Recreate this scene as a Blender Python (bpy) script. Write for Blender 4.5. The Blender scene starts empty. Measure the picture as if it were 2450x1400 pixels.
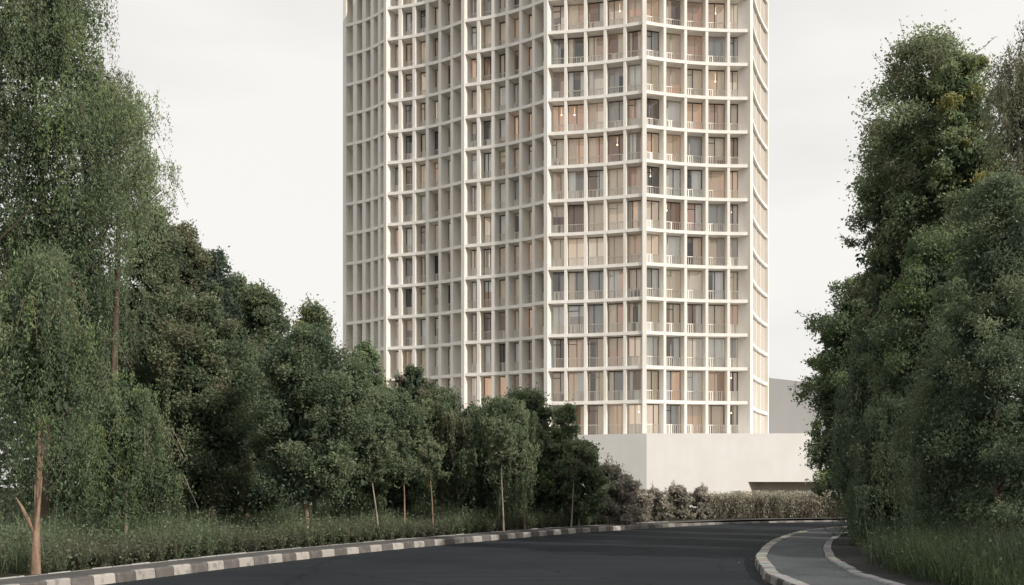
import bpy, bmesh, math, random
import numpy as np
from mathutils import Vector

SC = bpy.context.scene
COL = SC.collection
rnd = random.Random(7)
F = 2450.0          # focal length in photo pixels (photo is 2450 wide)
HZ = 1165.0         # horizon row
EYE = 1.95

# ------------------------------------------------------------------ helpers
def gx(px, d): return (px - 1225.0) / F * d
def gz(py, d): return EYE + (HZ - py) / F * d

def tag(o, label=None, cat=None, group=None, kind=None):
    if label: o['label'] = label
    if cat: o['category'] = cat
    if group: o['group'] = group
    if kind: o['kind'] = kind
    return o

def empty(name, loc=(0, 0, 0)):
    o = bpy.data.objects.new(name, None)
    o.location = loc
    o.empty_display_size = 0.3
    COL.objects.link(o)
    return o

def link(name, me, mats, parent=None):
    o = bpy.data.objects.new(name, me)
    for m in (mats if isinstance(mats, (list, tuple)) else [mats]):
        me.materials.append(m)
    COL.objects.link(o)
    if parent is not None:
        o.parent = parent
        o.location = -parent.location      # geometry is written in world space
    return o

class MB:
    """collects polygons with a material index"""
    def __init__(self): self.v = []; self.f = []; self.mi = []
    def poly(self, pts, m=0):
        i = len(self.v); self.v += [tuple(p) for p in pts]
        self.f.append(tuple(range(i, i + len(pts)))); self.mi.append(m)
    def box8(self, p, m=0):
        i = len(self.v); self.v += [tuple(q) for q in p]
        for f in ((0,3,2,1),(4,5,6,7),(0,1,5,4),(1,2,6,5),(2,3,7,6),(3,0,4,7)):
            self.f.append(tuple(i + k for k in f)); self.mi.append(m)
    def prism(self, outline, z0, z1, m=0):
        n = len(outline); i = len(self.v)
        self.v += [(x, y, z0) for x, y in outline] + [(x, y, z1) for x, y in outline]
        self.f.append(tuple(i + k for k in reversed(range(n)))); self.mi.append(m)
        self.f.append(tuple(i + n + k for k in range(n))); self.mi.append(m)
        for k in range(n):
            j = (k + 1) % n
            self.f.append((i + k, i + j, i + n + j, i + n + k)); self.mi.append(m)
    def tube(self, pts, radii, sides=7, m=0):
        rings = []
        for k, p in enumerate(pts):
            p = Vector(p)
            a = Vector(pts[max(k - 1, 0)]); b = Vector(pts[min(k + 1, len(pts) - 1)])
            t = (b - a).normalized()
            s = t.cross(Vector((0.31, 0.95, 0.05))).normalized(); q = t.cross(s)
            i = len(self.v)
            for j in range(sides):
                an = 2 * math.pi * j / sides
                self.v.append(tuple(p + (s * math.cos(an) + q * math.sin(an)) * radii[k]))
            rings.append(i)
        for a, b in zip(rings, rings[1:]):
            for j in range(sides):
                j2 = (j + 1) % sides
                self.f.append((a + j, a + j2, b + j2, b + j)); self.mi.append(m)
    def mesh(self, name, smooth=False, fix=True):
        me = bpy.data.meshes.new(name)
        me.from_pydata(self.v, [], self.f)
        me.polygons.foreach_set('material_index', self.mi)
        if fix:
            bm = bmesh.new(); bm.from_mesh(me)
            bmesh.ops.recalc_face_normals(bm, faces=bm.faces)
            bm.to_mesh(me); bm.free()
        if smooth:
            me.polygons.foreach_set('use_smooth', [True] * len(me.polygons))
        me.update()
        return me
    def build(self, name, mats, parent=None, smooth=False, fix=True):
        return link(name, self.mesh(name, smooth, fix), mats, parent)

# ------------------------------------------------------------------ materials
def mat(name):
    m = bpy.data.materials.new(name); m.use_nodes = True
    nt = m.node_tree
    b = nt.nodes['Principled BSDF']
    return m, nt, b

def N(nt, t, **kw):
    n = nt.nodes.new(t)
    for k, v in kw.items(): setattr(n, k, v)
    return n

def noisy(name, c1, c2, scale=2.0, rough=0.85, detail=6, stretch=(1, 1, 1), bump=0.0, bscale=30, spec=0.3, c3=None, s3=0.3):
    m, nt, b = mat(name)
    tc = N(nt, 'ShaderNodeNewGeometry')
    mp = N(nt, 'ShaderNodeMapping'); mp.inputs['Scale'].default_value = stretch
    nt.links.new(tc.outputs['Position'], mp.inputs['Vector'])
    no = N(nt, 'ShaderNodeTexNoise'); no.inputs['Scale'].default_value = scale; no.inputs['Detail'].default_value = detail
    nt.links.new(mp.outputs[0], no.inputs['Vector'])
    cr = N(nt, 'ShaderNodeValToRGB')
    cr.color_ramp.elements[0].position = 0.32; cr.color_ramp.elements[1].position = 0.68
    cr.color_ramp.elements[0].color = (*c1, 1); cr.color_ramp.elements[1].color = (*c2, 1)
    nt.links.new(no.outputs['Fac'], cr.inputs[0])
    out = cr.outputs[0]
    if c3:
        n3 = N(nt, 'ShaderNodeTexNoise'); n3.inputs['Scale'].default_value = s3; n3.inputs['Detail'].default_value = 4
        nt.links.new(tc.outputs['Position'], n3.inputs['Vector'])
        r3 = N(nt, 'ShaderNodeMapRange'); r3.inputs[1].default_value = 0.45; r3.inputs[2].default_value = 0.7
        nt.links.new(n3.outputs['Fac'], r3.inputs[0])
        mx = N(nt, 'ShaderNodeMix', data_type='RGBA'); mx.inputs[7].default_value = (*c3, 1)
        nt.links.new(r3.outputs[0], mx.inputs[0]); nt.links.new(out, mx.inputs[6]); out = mx.outputs[2]
    nt.links.new(out, b.inputs['Base Color'])
    b.inputs['Roughness'].default_value = rough
    b.inputs['Specular IOR Level'].default_value = spec
    if bump:
        nb = N(nt, 'ShaderNodeTexNoise'); nb.inputs['Scale'].default_value = bscale; nb.inputs['Detail'].default_value = 5
        nt.links.new(tc.outputs['Position'], nb.inputs['Vector'])
        bp = N(nt, 'ShaderNodeBump'); bp.inputs['Strength'].default_value = bump; bp.inputs['Distance'].default_value = 0.02
        nt.links.new(nb.outputs['Fac'], bp.inputs['Height']); nt.links.new(bp.outputs[0], b.inputs['Normal'])
    return m

def crack_road(m):
    nt = m.node_tree; b = nt.nodes['Principled BSDF']
    src = b.inputs['Base Color'].links[0].from_socket
    g = N(nt, 'ShaderNodeNewGeometry')
    wn = N(nt, 'ShaderNodeTexNoise'); wn.inputs['Scale'].default_value = 1.3; wn.inputs['Detail'].default_value = 4
    nt.links.new(g.outputs['Position'], wn.inputs['Vector'])
    ad = N(nt, 'ShaderNodeMix', data_type='VECTOR'); ad.inputs[0].default_value = 0.35
    nt.links.new(g.outputs['Position'], ad.inputs[4]); nt.links.new(wn.outputs['Color'], ad.inputs[5])
    v = N(nt, 'ShaderNodeTexVoronoi', feature='DISTANCE_TO_EDGE'); v.inputs['Scale'].default_value = 0.35
    nt.links.new(ad.outputs[1], v.inputs['Vector'])
    r = N(nt, 'ShaderNodeMapRange'); r.inputs[1].default_value = 0.0; r.inputs[2].default_value = 0.012; r.inputs[3].default_value = 0.55; r.inputs[4].default_value = 1.0
    nt.links.new(v.outputs['Distance'], r.inputs[0])
    gn = N(nt, 'ShaderNodeTexNoise'); gn.inputs['Scale'].default_value = 22; gn.inputs['Detail'].default_value = 6
    nt.links.new(g.outputs['Position'], gn.inputs['Vector'])
    gr = N(nt, 'ShaderNodeMapRange'); gr.inputs[1].default_value = 0.3; gr.inputs[2].default_value = 0.7; gr.inputs[3].default_value = 0.72; gr.inputs[4].default_value = 1.28
    nt.links.new(gn.outputs['Fac'], gr.inputs[0])
    mu = N(nt, 'ShaderNodeMath', operation='MULTIPLY'); nt.links.new(r.outputs[0], mu.inputs[0]); nt.links.new(gr.outputs[0], mu.inputs[1])
    vm = N(nt, 'ShaderNodeVectorMath', operation='SCALE'); nt.links.new(src, vm.inputs[0]); nt.links.new(mu.outputs[0], vm.inputs[3])
    nt.links.new(vm.outputs[0], b.inputs['Base Color'])

def plain(name, c, rough=0.7, emit=0.0, metallic=0.0):
    return_m, nt, b = mat(name)
    b.inputs['Base Color'].default_value = (*c, 1); b.inputs['Roughness'].default_value = rough
    b.inputs['Metallic'].default_value = metallic
    if emit:
        b.inputs['Emission Color'].default_value = (*c, 1); b.inputs['Emission Strength'].default_value = emit
    return return_m

def attr_leaf(name, trans=0.48):
    m, nt, b = mat(name)
    a = N(nt, 'ShaderNodeAttribute'); a.attribute_name = 'tint'
    nt.links.new(a.outputs['Color'], b.inputs['Base Color'])
    b.inputs['Roughness'].default_value = 0.6
    b.inputs['Specular IOR Level'].default_value = 0.25
    tr = N(nt, 'ShaderNodeBsdfTranslucent')
    nt.links.new(a.outputs['Color'], tr.inputs['Color'])
    mx = N(nt, 'ShaderNodeMixShader'); mx.inputs[0].default_value = trans
    nt.links.new(b.outputs[0], mx.inputs[1]); nt.links.new(tr.outputs[0], mx.inputs[2])
    nt.links.new(mx.outputs[0], nt.nodes['Material Output'].inputs[0])
    return m

def glass_mat():
    m, nt, b = mat('window glass')
    t = N(nt, 'ShaderNodeBsdfTransparent'); t.inputs[0].default_value = (0.93, 0.94, 0.93, 1)
    g = N(nt, 'ShaderNodeBsdfGlossy'); g.inputs['Roughness'].default_value = 0.03
    g.inputs['Color'].default_value = (0.9, 0.92, 0.95, 1)
    fr = N(nt, 'ShaderNodeFresnel'); fr.inputs[0].default_value = 1.5
    ad = N(nt, 'ShaderNodeMath', operation='MULTIPLY_ADD'); ad.inputs[1].default_value = 0.9; ad.inputs[2].default_value = 0.05
    nt.links.new(fr.outputs[0], ad.inputs[0])
    mx = N(nt, 'ShaderNodeMixShader')
    nt.links.new(ad.outputs[0], mx.inputs[0]); nt.links.new(t.outputs[0], mx.inputs[1]); nt.links.new(g.outputs[0], mx.inputs[2])
    nt.links.new(mx.outputs[0], nt.nodes['Material Output'].inputs[0])
    return m

M = {}
M['concrete'] = noisy('pale cast concrete', (0.74, 0.71, 0.66), (0.82, 0.80, 0.76), 2.6, stretch=(1, 1, 0.10), bump=0.08, c3=(0.71, 0.665, 0.60), s3=0.22)
M['slab'] = noisy('pale slab edge concrete', (0.75, 0.72, 0.67), (0.84, 0.82, 0.78), 1.4, stretch=(1, 1, 1), bump=0.08)
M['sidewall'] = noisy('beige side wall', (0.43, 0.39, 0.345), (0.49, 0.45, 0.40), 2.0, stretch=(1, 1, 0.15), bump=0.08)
M['podium'] = noisy('cream podium render', (0.725, 0.715, 0.69), (0.755, 0.745, 0.725), 1.6, stretch=(1, 1, 0.18), bump=0.12, c3=(0.715, 0.70, 0.67), s3=0.6)
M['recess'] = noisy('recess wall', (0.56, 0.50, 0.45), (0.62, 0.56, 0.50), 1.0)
M['greywall'] = noisy('grey render', (0.205, 0.205, 0.205), (0.225, 0.224, 0.222), 0.4, stretch=(1, 1, 0.4))
M['asphalt'] = noisy('asphalt', (0.0165, 0.0200, 0.0245), (0.0275, 0.0325, 0.0385), 1.3, rough=0.85, stretch=(0.22, 1.5, 1), bump=0.6, bscale=70, spec=0.12, c3=(0.0165, 0.0185, 0.0225), s3=0.25, detail=10)
crack_road(M['asphalt'])
M['footpath'] = noisy('grey footpath', (0.085, 0.083, 0.080), (0.115, 0.112, 0.108), 3.0, bump=0.2, bscale=60, c3=(0.07, 0.068, 0.066), s3=0.7)
M['paver'] = noisy('blue grey paving', (0.060, 0.069, 0.076), (0.085, 0.094, 0.101), 2.5, bump=0.25, bscale=60, c3=(0.046, 0.052, 0.058), s3=0.6)
M['edging'] = noisy('pale stone edging', (0.30, 0.29, 0.275), (0.40, 0.39, 0.37), 3.5, bump=0.2, bscale=50, c3=(0.22, 0.21, 0.2), s3=1.2)
M['earth'] = noisy('dark earth', (0.03, 0.032, 0.022), (0.065, 0.06, 0.04), 1.2, rough=1.0, bump=0.4, bscale=8, spec=0.1)
M['mulch'] = noisy('dark soil strip', (0.028, 0.029, 0.031), (0.045, 0.045, 0.045), 2.0, rough=1.0, bump=0.4, bscale=25, spec=0.1)
M['bark'] = noisy('brown bark', (0.14, 0.092, 0.064), (0.30, 0.21, 0.15), 3.0, stretch=(3, 3, 0.6), bump=0.7, bscale=14)
M['bark_dark'] = noisy('dark bark', (0.06, 0.045, 0.035), (0.14, 0.10, 0.075), 3.0, stretch=(3, 3, 0.6), bump=0.7, bscale=14)
M['bark_pale'] = noisy('pale bark', (0.19, 0.15, 0.11), (0.37, 0.32, 0.25), 4.0, stretch=(3, 3, 0.8), bump=0.6, bscale=14)
M['leaf'] = attr_leaf('leaves')
M['frame_dark'] = plain('bronze frame', (0.05, 0.042, 0.038), 0.45)
M['frame_pale'] = plain('pale frame', (0.42, 0.37, 0.31), 0.5)
M['glass'] = glass_mat()
M['rail'] = plain('white railing', (0.72, 0.69, 0.64), 0.55)
M['lamp'] = plain('lit lamp', (1.0, 0.80, 0.52), 0.5, 3.0)
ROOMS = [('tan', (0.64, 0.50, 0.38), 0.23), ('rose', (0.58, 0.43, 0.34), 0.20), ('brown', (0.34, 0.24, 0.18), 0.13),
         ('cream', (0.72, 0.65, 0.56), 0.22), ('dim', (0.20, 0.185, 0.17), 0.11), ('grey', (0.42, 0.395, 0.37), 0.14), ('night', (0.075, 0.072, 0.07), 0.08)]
for n, c, e in ROOMS: M['room_' + n] = plain('room ' + n, c, 0.9, e * 1.9)  # walls emit faintly, standing in for the rooms' interior lighting
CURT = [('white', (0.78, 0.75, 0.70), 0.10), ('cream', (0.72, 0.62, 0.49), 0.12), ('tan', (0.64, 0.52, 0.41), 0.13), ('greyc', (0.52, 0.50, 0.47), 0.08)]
for n, c, e in CURT: M['curtain_' + n] = plain('curtain ' + n, c, 0.95, e * 1.9)  # cloth emits a little too: indoor light put into the material

# kerb paint: colour attribute with worn patches
def kerb_mat():
    m, nt, b = mat('painted kerb')
    a = N(nt, 'ShaderNodeAttribute'); a.attribute_name = 'tint'
    g = N(nt, 'ShaderNodeNewGeometry')
    no = N(nt, 'ShaderNodeTexNoise'); no.inputs['Scale'].default_value = 5; no.inputs['Detail'].default_value = 8
    nt.links.new(g.outputs['Position'], no.inputs['Vector'])
    r = N(nt, 'ShaderNodeMapRange'); r.inputs[1].default_value = 0.50; r.inputs[2].default_value = 0.66; r.inputs[4].default_value = 0.75
    nt.links.new(no.outputs['Fac'], r.inputs[0])
    mx = N(nt, 'ShaderNodeMix', data_type='RGBA'); mx.inputs[7].default_value = (0.15, 0.14, 0.13, 1)
    nt.links.new(r.outputs[0], mx.inputs[0]); nt.links.new(a.outputs['Color'], mx.inputs[6])
    nt.links.new(mx.outputs[2], b.inputs['Base Color']); b.inputs['Roughness'].default_value = 0.85
    return m
M['kerb'] = kerb_mat()

# ------------------------------------------------------------------ curves
def catmull(pts, step=0.6):
    P = [np.array(p, float) for p in pts]
    P = [2 * P[0] - P[1]] + P + [2 * P[-1] - P[-2]]
    out = []
    for i in range(1, len(P) - 2):
        for t in np.linspace(0, 1, 24, endpoint=False):
            a, b, c, d = P[i - 1:i + 3]
            out.append(0.5 * ((2 * b) + (c - a) * t + (2 * a - 5 * b + 4 * c - d) * t * t + (3 * b - a - 3 * c + d) * t ** 3))
    out.append(P[-2]); out = np.array(out)
    # smooth a little and resample by length
    for _ in range(6):
        out[1:-1] = (out[:-2] + 2 * out[1:-1] + out[2:]) / 4
    L = np.r_[0, np.cumsum(np.linalg.norm(np.diff(out, axis=0), axis=1))]
    s = np.arange(0, L[-1], step)
    return np.c_[np.interp(s, L, out[:, 0]), np.interp(s, L, out[:, 1])]

def normals(c):                # pointing to the left of travel
    t = np.gradient(c, axis=0); t /= np.linalg.norm(t, axis=1)[:, None]
    return np.c_[-t[:, 1], t[:, 0]]

KL = catmull([(-18, -22), (-13.2, 4), (-10.3, 14), (-8.2, 20.3), (-6.2, 26), (-3.9, 31.3), (-0.85, 37), (2.2, 42.3), (5.3, 46.6), (8.85, 51.0), (12.1, 54.2), (16, 56.4), (21, 57.6), (28, 58), (38, 56.5), (55, 52)], 0.62)
KR = catmull([(6.5, -22), (5.0, 0), (4.9, 12), (5.2, 20.5), (5.5, 22.6), (6.15, 26), (6.7, 28), (7.7, 31.4), (9.5, 36.5), (12.3, 42.6), (16.4, 47.6), (22, 50.0), (30, 50.3), (40, 48), (55, 44)], 0.62)
NL, NR = normals(KL), normals(KR)
def off(c, n, d): return c + n * d

def strip(mb, a, b, z0, z1=None, m=0):
    z1 = z0 if z1 is None else z1
    for i in range(len(a) - 1):
        mb.poly([(*a[i], z0), (*b[i], z1), (*b[i + 1], z1), (*a[i + 1], z0)], m)

# ------------------------------------------------------------------ setting
mb = MB(); mb.poly([(-1500, -300, -0.02), (1500, -300, -0.02), (1500, 3000, -0.02), (-1500, 3000, -0.02)])
tag(mb.build('ground', M['earth']), kind='structure')
mb = MB()
n = min(len(KL), len(KR))
outl = [tuple(p) for p in KL] + [tuple(p) for p in KR[::-1]]
mb.poly([(x, y, 0.0) for x, y in outl])
bmr = mb.mesh('road'); bm = bmesh.new(); bm.from_mesh(bmr); bmesh.ops.triangulate(bm, faces=bm.faces); bm.to_mesh(bmr); bm.free()
tag(link('road', bmr, M['asphalt']), kind='structure')

def kerb(c, nn, side, w, h, painted, label, white=(0.36, 0.335, 0.31), grey=(0.10, 0.092, 0.086), top=None):
    """kerb stones along curve c; side=+1 keeps the stone left of travel"""
    V = []; Fc = []; tint = []
    r = random.Random(3)
    for i in range(len(c) - 1):
        a = c[i] + (c[i + 1] - c[i]) * 0.012; b = c[i + 1] - (c[i + 1] - c[i]) * 0.012
        na, nb = nn[i] * side, nn[i + 1] * side
        j = [r.uniform(-0.012, 0.012) for _ in range(3)]
        hh = h + j[0]
        if side == 1: hh *= 1 - 0.55 * min(1, max(0, (c[i][1] - 47) / 7))
        prof = lambda p, q: [(*(p + q * (0.0 + j[1])), -0.015), (*(p + q * (0.02 + j[1])), hh - 0.03), (*(p + q * (0.05 + j[1])), hh), (*(p + q * w), hh), (*(p + q * w), -0.015)]
        k = len(V); V += prof(a, na) + prof(b, nb)
        for q in range(4): Fc.append((k + q, k + q + 1, k + 6 + q, k + 5 + q))
        Fc += [tuple(k + q for q in range(5)), tuple(k + 9 - q for q in range(5))]
        cc = white if i % 2 == painted else grey
        if side == 1 and c[i][1] > 46.5: cc = [(x * 0.35 + y * 0.65) for x, y in zip(cc, grey)]
        f = r.uniform(0.8, 1.1)
        cc = [x * f for x in cc]
        tt = [x * r.uniform(0.85, 1.1) for x in (top or cc)]
        tint += [cc] * 4 + [tt, tt, tt, tt, cc, cc][2:6] if False else [cc, cc, tt, tt, cc, cc]
    me = bpy.data.meshes.new('kerb'); me.from_pydata(V, [], Fc)
    bm = bmesh.new(); bm.from_mesh(me); bmesh.ops.recalc_face_normals(bm, faces=bm.faces); bm.to_mesh(me); bm.free()
    at = me.attributes.new('tint', 'FLOAT_COLOR', 'FACE')
    at.data.foreach_set('color', np.array([[*t, 1] for t in tint], 'f').ravel())
    return tag(link('kerb', me, M['kerb']), kind='structure')

kerb(KL, NL, 1, 0.17, 0.20, 0, '')
kerb(KR, NR, -1, 0.30, 0.17, 0, '', white=(0.26, 0.25, 0.235), grey=(0.055, 0.055, 0.055), top=(0.30, 0.29, 0.27))

mb = MB(); strip(mb, off(KL, NL, 0.17), off(KL, NL, 1.10), 0.188, 0.20)
tag(mb.build('footpath', M['footpath']), kind='structure')
mb = MB(); strip(mb, off(KR, NR, -0.30), off(KR, NR, -1.75), 0.155)
for i in range(0, len(KR) - 1, 5):      # joints between the paving bays
    pass
tag(mb.build('footpath', M['paver']), kind='structure')
ce = off(KL, NL, 1.10)
kerb(ce[:int(len(ce) * 0.62)], NL, 1.001, 0.06, 0.215, 0, '', white=(0.34, 0.335, 0.33), grey=(0.26, 0.255, 0.25))
# edging of the right footpath (a low stone band)
c2 = off(KR, NR, -1.75); c3_ = off(KR, NR, -2.0)
kerb(c2, NR, -1, 0.24, 0.185, 0, '', white=(0.25, 0.255, 0.255), grey=(0.21, 0.213, 0.213))
# verges
mb = MB()
ra = off(KL, NL, 1.16)
prev = ra
for k, dd in enumerate((2.0, 5.0, 12.0, 32.0)):
    nx = off(KL, NL, dd); strip(mb, prev, nx, 0.185 if k == 0 else 0.15, 0.15); prev = nx
tag(mb.build('verge', M['earth']), kind='structure')
mb = MB()
inner = [tuple(p) for p in off(KR, NR, -1.99) if p[0] < 50]
mb.poly([(x, y, 0.165) for x, y in inner] + [(60, 40, 0.165), (60, -22, 0.165)])
vm = mb.mesh('verge'); bm = bmesh.new(); bm.from_mesh(vm); bmesh.ops.triangulate(bm, faces=bm.faces); bm.to_mesh(vm); bm.free()
tag(link('verge', vm, M['mulch']), kind='structure')

# ------------------------------------------------------------------ tower
def corner(px, d): return np.array([gx(px, d), d])
C = [corner(825, 114.5), corner(922, 110.4), corner(1108, 106.0), corner(1306, 101.3), corner(1542, 99.0), corner(1797, 100.8), corner(1837, 116.0)]
BAYS = [5, 6, 6, 5, 5, 6]
SAG = [0.50, 0.74, 0.70, 0.34, 0.55, 0.55]
INS = 1.05
INSET = [1.5, 1.36, 1.36, 1.22, 1.15, 1.9]
def outward(u): return np.array([u[1], -u[0]])

sections = []
for i in range(6):
    A, B = C[i], C[i + 1]; ch = B - A; L = np.linalg.norm(ch); u = ch / L; nn = outward(u)
    P = lambda t: A + ch * t - nn * 4 * SAG[i] * t * (1 - t)
    def nrm(t):
        tn = ch - nn * 4 * SAG[i] * (1 - 2 * t); tn = tn / np.linalg.norm(tn); return outward(tn)
    nb = BAYS[i]
    pts = [P(k / nb) for k in range(nb + 1)]; ns = [nrm(k / nb) for k in range(nb + 1)]
    fine = [P(k / (nb * 4)) for k in range(nb * 4)]; fn = [nrm(k / (nb * 4)) for k in range(nb * 4)]
    sections.append(dict(pts=pts, n=ns, fine=fine, fn=fn, nb=nb))
# corner bisectors (mitred inset directions)
bis = []
for i in range(7):
    if i == 0: nv = sections[0]['n'][0]; d_ = nv; nv2 = nv
    elif i == 6: d_ = sections[5]['n'][-1]; nv2 = d_
    else:
        a = sections[i - 1]['n'][-1]; b = sections[i]['n'][0]
        d_ = (a + b) / np.linalg.norm(a + b); nv2 = a
    bis.append(d_ / max(0.6, float(np.dot(d_, nv2))))
for i, s in enumerate(sections):
    s['dir'] = [bis[i]] + s['n'][1:-1] + [bis[i + 1]]

Z0 = gz(1037, 96) - 0.0          # podium roof
ZS = [gz(960, 99) + 3.33 * k for k in range(-1, 15)]    # slab mid heights, the first lies in the podium roof
ZTOP = ZS[-1]
TW = empty('apartment_tower', (2.0, 108.0, Z0))
tag(TW, 'tall cream apartment tower with scalloped grid facade of fins and balconies', 'tower')

outer = []
for s in sections:
    for p, q in zip(s['fine'], s['fn']): outer.append(p + q * 0.03)
outer[0] = C[0]
outer.append(C[6])
BACK = [np.array(p) for p in [(27.0, 121.5), (15, 127.0), (2, 127.5), (-9, 126.0), (-15.2, 121.5)]]
outer_all = [tuple(p) for p in outer] + [tuple(p) for p in BACK]
for k, z in enumerate(ZS):
    if k == 0: continue
    mb = MB(); mb.prism(outer_all, z - 0.16, z + 0.16)
    me = mb.mesh('floor_slab'); bm = bmesh.new(); bm.from_mesh(me)
    bmesh.ops.triangulate(bm, faces=[f for f in bm.faces if len(f.verts) > 4]); bm.to_mesh(me); bm.free()
    link('floor_slab', me, M['slab'], TW)
# rear wall of the tower, open at the first loggia beside the left edge
mb = MB()
rw = [C[6] + np.array((-1.2, 0.6))] + [b + (np.array((2, 112)) - b) * 0.06 for b in BACK[:4]]
for a, b in zip(rw, rw[1:]):
    mb.poly([(*a, Z0), (*b, Z0), (*b, ZTOP), (*a, ZTOP)])
mb.build('rear_wall', M['concrete'], TW)

def fin(p, nv, thick, out, inn, name='facade_fin'):
    nv = np.array(nv) / np.linalg.norm(nv); t = np.array([-nv[1], nv[0]])
    a = p + nv * out; b = p - nv * inn
    mb = MB()
    o = [a - t * thick / 2, a + t * thick / 2, b + t * thick / 2, b - t * thick / 2]
    mb.prism([tuple(q) for q in o], Z0 + 0.002, ZTOP + 0.1)
    return mb.build(name, M['concrete'], TW)
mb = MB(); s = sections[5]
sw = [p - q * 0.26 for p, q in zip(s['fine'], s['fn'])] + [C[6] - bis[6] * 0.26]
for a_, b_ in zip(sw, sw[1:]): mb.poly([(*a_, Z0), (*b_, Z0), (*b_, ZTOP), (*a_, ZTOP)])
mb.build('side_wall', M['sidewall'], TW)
for i, s in enumerate(sections):
    for k in range(1, s['nb']):
        if i == 5: fin(s['pts'][k] - s['n'][k] * 0.2, s['n'][k], 0.2, 0.0, 0.3); continue
        fin(s['pts'][k], s['n'][k], (0.52, 0.36, 0.34, 0.28, 0.27)[i], 0.0, INSET[i] + 0.08)
for i in range(7):
    fin(C[i], bis[i], 0.40, 0.07, 1.45, 'corner_pier')

# windows ------------------------------------------------------------
def window_parts(W0, W1, R0, R1, z0, z1, seed, sec):
    """geometry of one loggia window; returns {sub: (MB, material names)}"""
    r = random.Random(seed)
    W0 = np.array(W0); W1 = np.array(W1)
    u = W1 - W0; Lw = np.linalg.norm(u); u = u / Lw; nv = outward(u)
    gap = (0.27, 0.19, 0.18, 0.13, 0.13, 0.13)[sec]
    def pt(x, y, z): q = W0 + u * x + nv * y; return (q[0], q[1], z)
    def box(mb, x0, x1, y0, y1, za, zb, m=0):
        mb.box8([pt(x0, y0, za), pt(x1, y0, za), pt(x1, y1, za), pt(x0, y1, za), pt(x0, y0, zb), pt(x1, y0, zb), pt(x1, y1, zb), pt(x0, y1, zb)], m)
    x0, x1 = gap, Lw - gap; w = x1 - x0; h = z1 - z0
    out = {}
    fm = 'frame_dark' if r.random() < 0.55 else 'frame_pale'
    mb = MB(); t = 0.05
    box(mb, x0, x0 + t, -0.04, 0.04, z0, z1); box(mb, x1 - t, x1, -0.04, 0.04, z0, z1)
    box(mb, x0 + t, x1 - t, -0.04, 0.04, z0, z0 + t); box(mb, x0 + t, x1 - t, -0.04, 0.04, z1 - 0.09, z1)
    mull = r.choice([0.33, 0.5, 0.5, 0.62])
    box(mb, x0 + w * mull - 0.035, x0 + w * mull + 0.035, -0.035, 0.035, z0 + t, z1 - 0.09)
    if r.random() < 0.25: box(mb, x0 + t, x0 + w * mull - 0.035, -0.03, 0.03, z1 - 0.62, z1 - 0.56)
    out['frame'] = (mb, fm)
    mb = MB(); mb.poly([pt(x0, 0.0, z0), pt(x1, 0.0, z0), pt(x1, 0.0, z1), pt(x0, 0.0, z1)]); out['pane'] = (mb, 'glass')
    # room behind
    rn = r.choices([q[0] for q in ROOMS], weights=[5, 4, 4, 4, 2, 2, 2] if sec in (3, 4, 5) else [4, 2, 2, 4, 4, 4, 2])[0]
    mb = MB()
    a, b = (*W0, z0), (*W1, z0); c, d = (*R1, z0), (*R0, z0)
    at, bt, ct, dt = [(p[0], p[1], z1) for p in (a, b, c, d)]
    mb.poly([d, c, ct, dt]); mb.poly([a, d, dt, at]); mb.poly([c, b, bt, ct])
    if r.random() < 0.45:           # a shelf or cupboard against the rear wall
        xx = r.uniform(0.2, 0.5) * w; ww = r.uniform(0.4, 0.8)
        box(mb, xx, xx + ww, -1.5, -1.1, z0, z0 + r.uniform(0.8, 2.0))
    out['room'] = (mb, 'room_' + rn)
    # curtain / blind
    typ = r.choices(['none', 'blind', 'left', 'right', 'both', 'sheer'], weights=[3, 3, 3, 3, 2, 5 if sec == 4 else 2])[0]
    def drape(mb, xa, xb, za, zb, y=-0.16, amp=0.05):
        nseg = max(4, int((xb - xa) / 0.07)); prev = None
        for k in range(nseg + 1):
            x = xa + (xb - xa) * k / nseg; yy = y + amp * math.sin(k * 1.9 + seed) * r.uniform(0.6, 1)
            cur = (pt(x, yy, za), pt(x, yy, zb))
            if prev: mb.poly([prev[0], cur[0], cur[1], prev[1]])
            prev = cur
    if typ != 'none':
        mb = MB(); cm = r.choices([q[0] for q in CURT], weights=[4, 4, 4, 2])[0]
        za, zb = z0 + 0.06, z1 - 0.05
        if typ == 'blind': drape(mb, x0 + 0.06, x1 - 0.06, z0 + r.choice([0.1, 0.1, 0.8, 1.4, 1.9]), zb, amp=0.008); cm = r.choice(['tan', 'tan', 'cream', 'white'])
        elif typ == 'left': drape(mb, x0 + 0.06, x0 + w * r.uniform(0.25, 0.6), za, zb)
        elif typ == 'right': drape(mb, x0 + w * r.uniform(0.4, 0.75), x1 - 0.06, za, zb)
        elif typ == 'both': drape(mb, x0 + 0.06, x0 + w * 0.3, za, zb); drape(mb, x0 + w * 0.7, x1 - 0.06, za, zb)
        else: drape(mb, x0 + 0.06, x1 - 0.06, za, zb); cm = r.choice(['white', 'cream', 'greyc'])
        out['curtain'] = (mb, 'curtain_' + cm)
    # balustrade
    mb = MB(); yy = 0.10; hr = 0.98
    box(mb, x0, x1, yy, yy + 0.05, z0 + hr, z0 + hr + 0.075)
    ns = 9
    style = r.random()
    for k in range(ns):
        xa = x0 + w * (k + 0.5) / ns
        ww = 0.018 if style < 0.4 else r.choice([0.018, 0.04, 0.075])
        box(mb, xa - ww, xa + ww, yy + 0.012, yy + 0.036, z0 + 0.02, z0 + hr)
    out['railing'] = (mb, 'rail')
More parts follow.
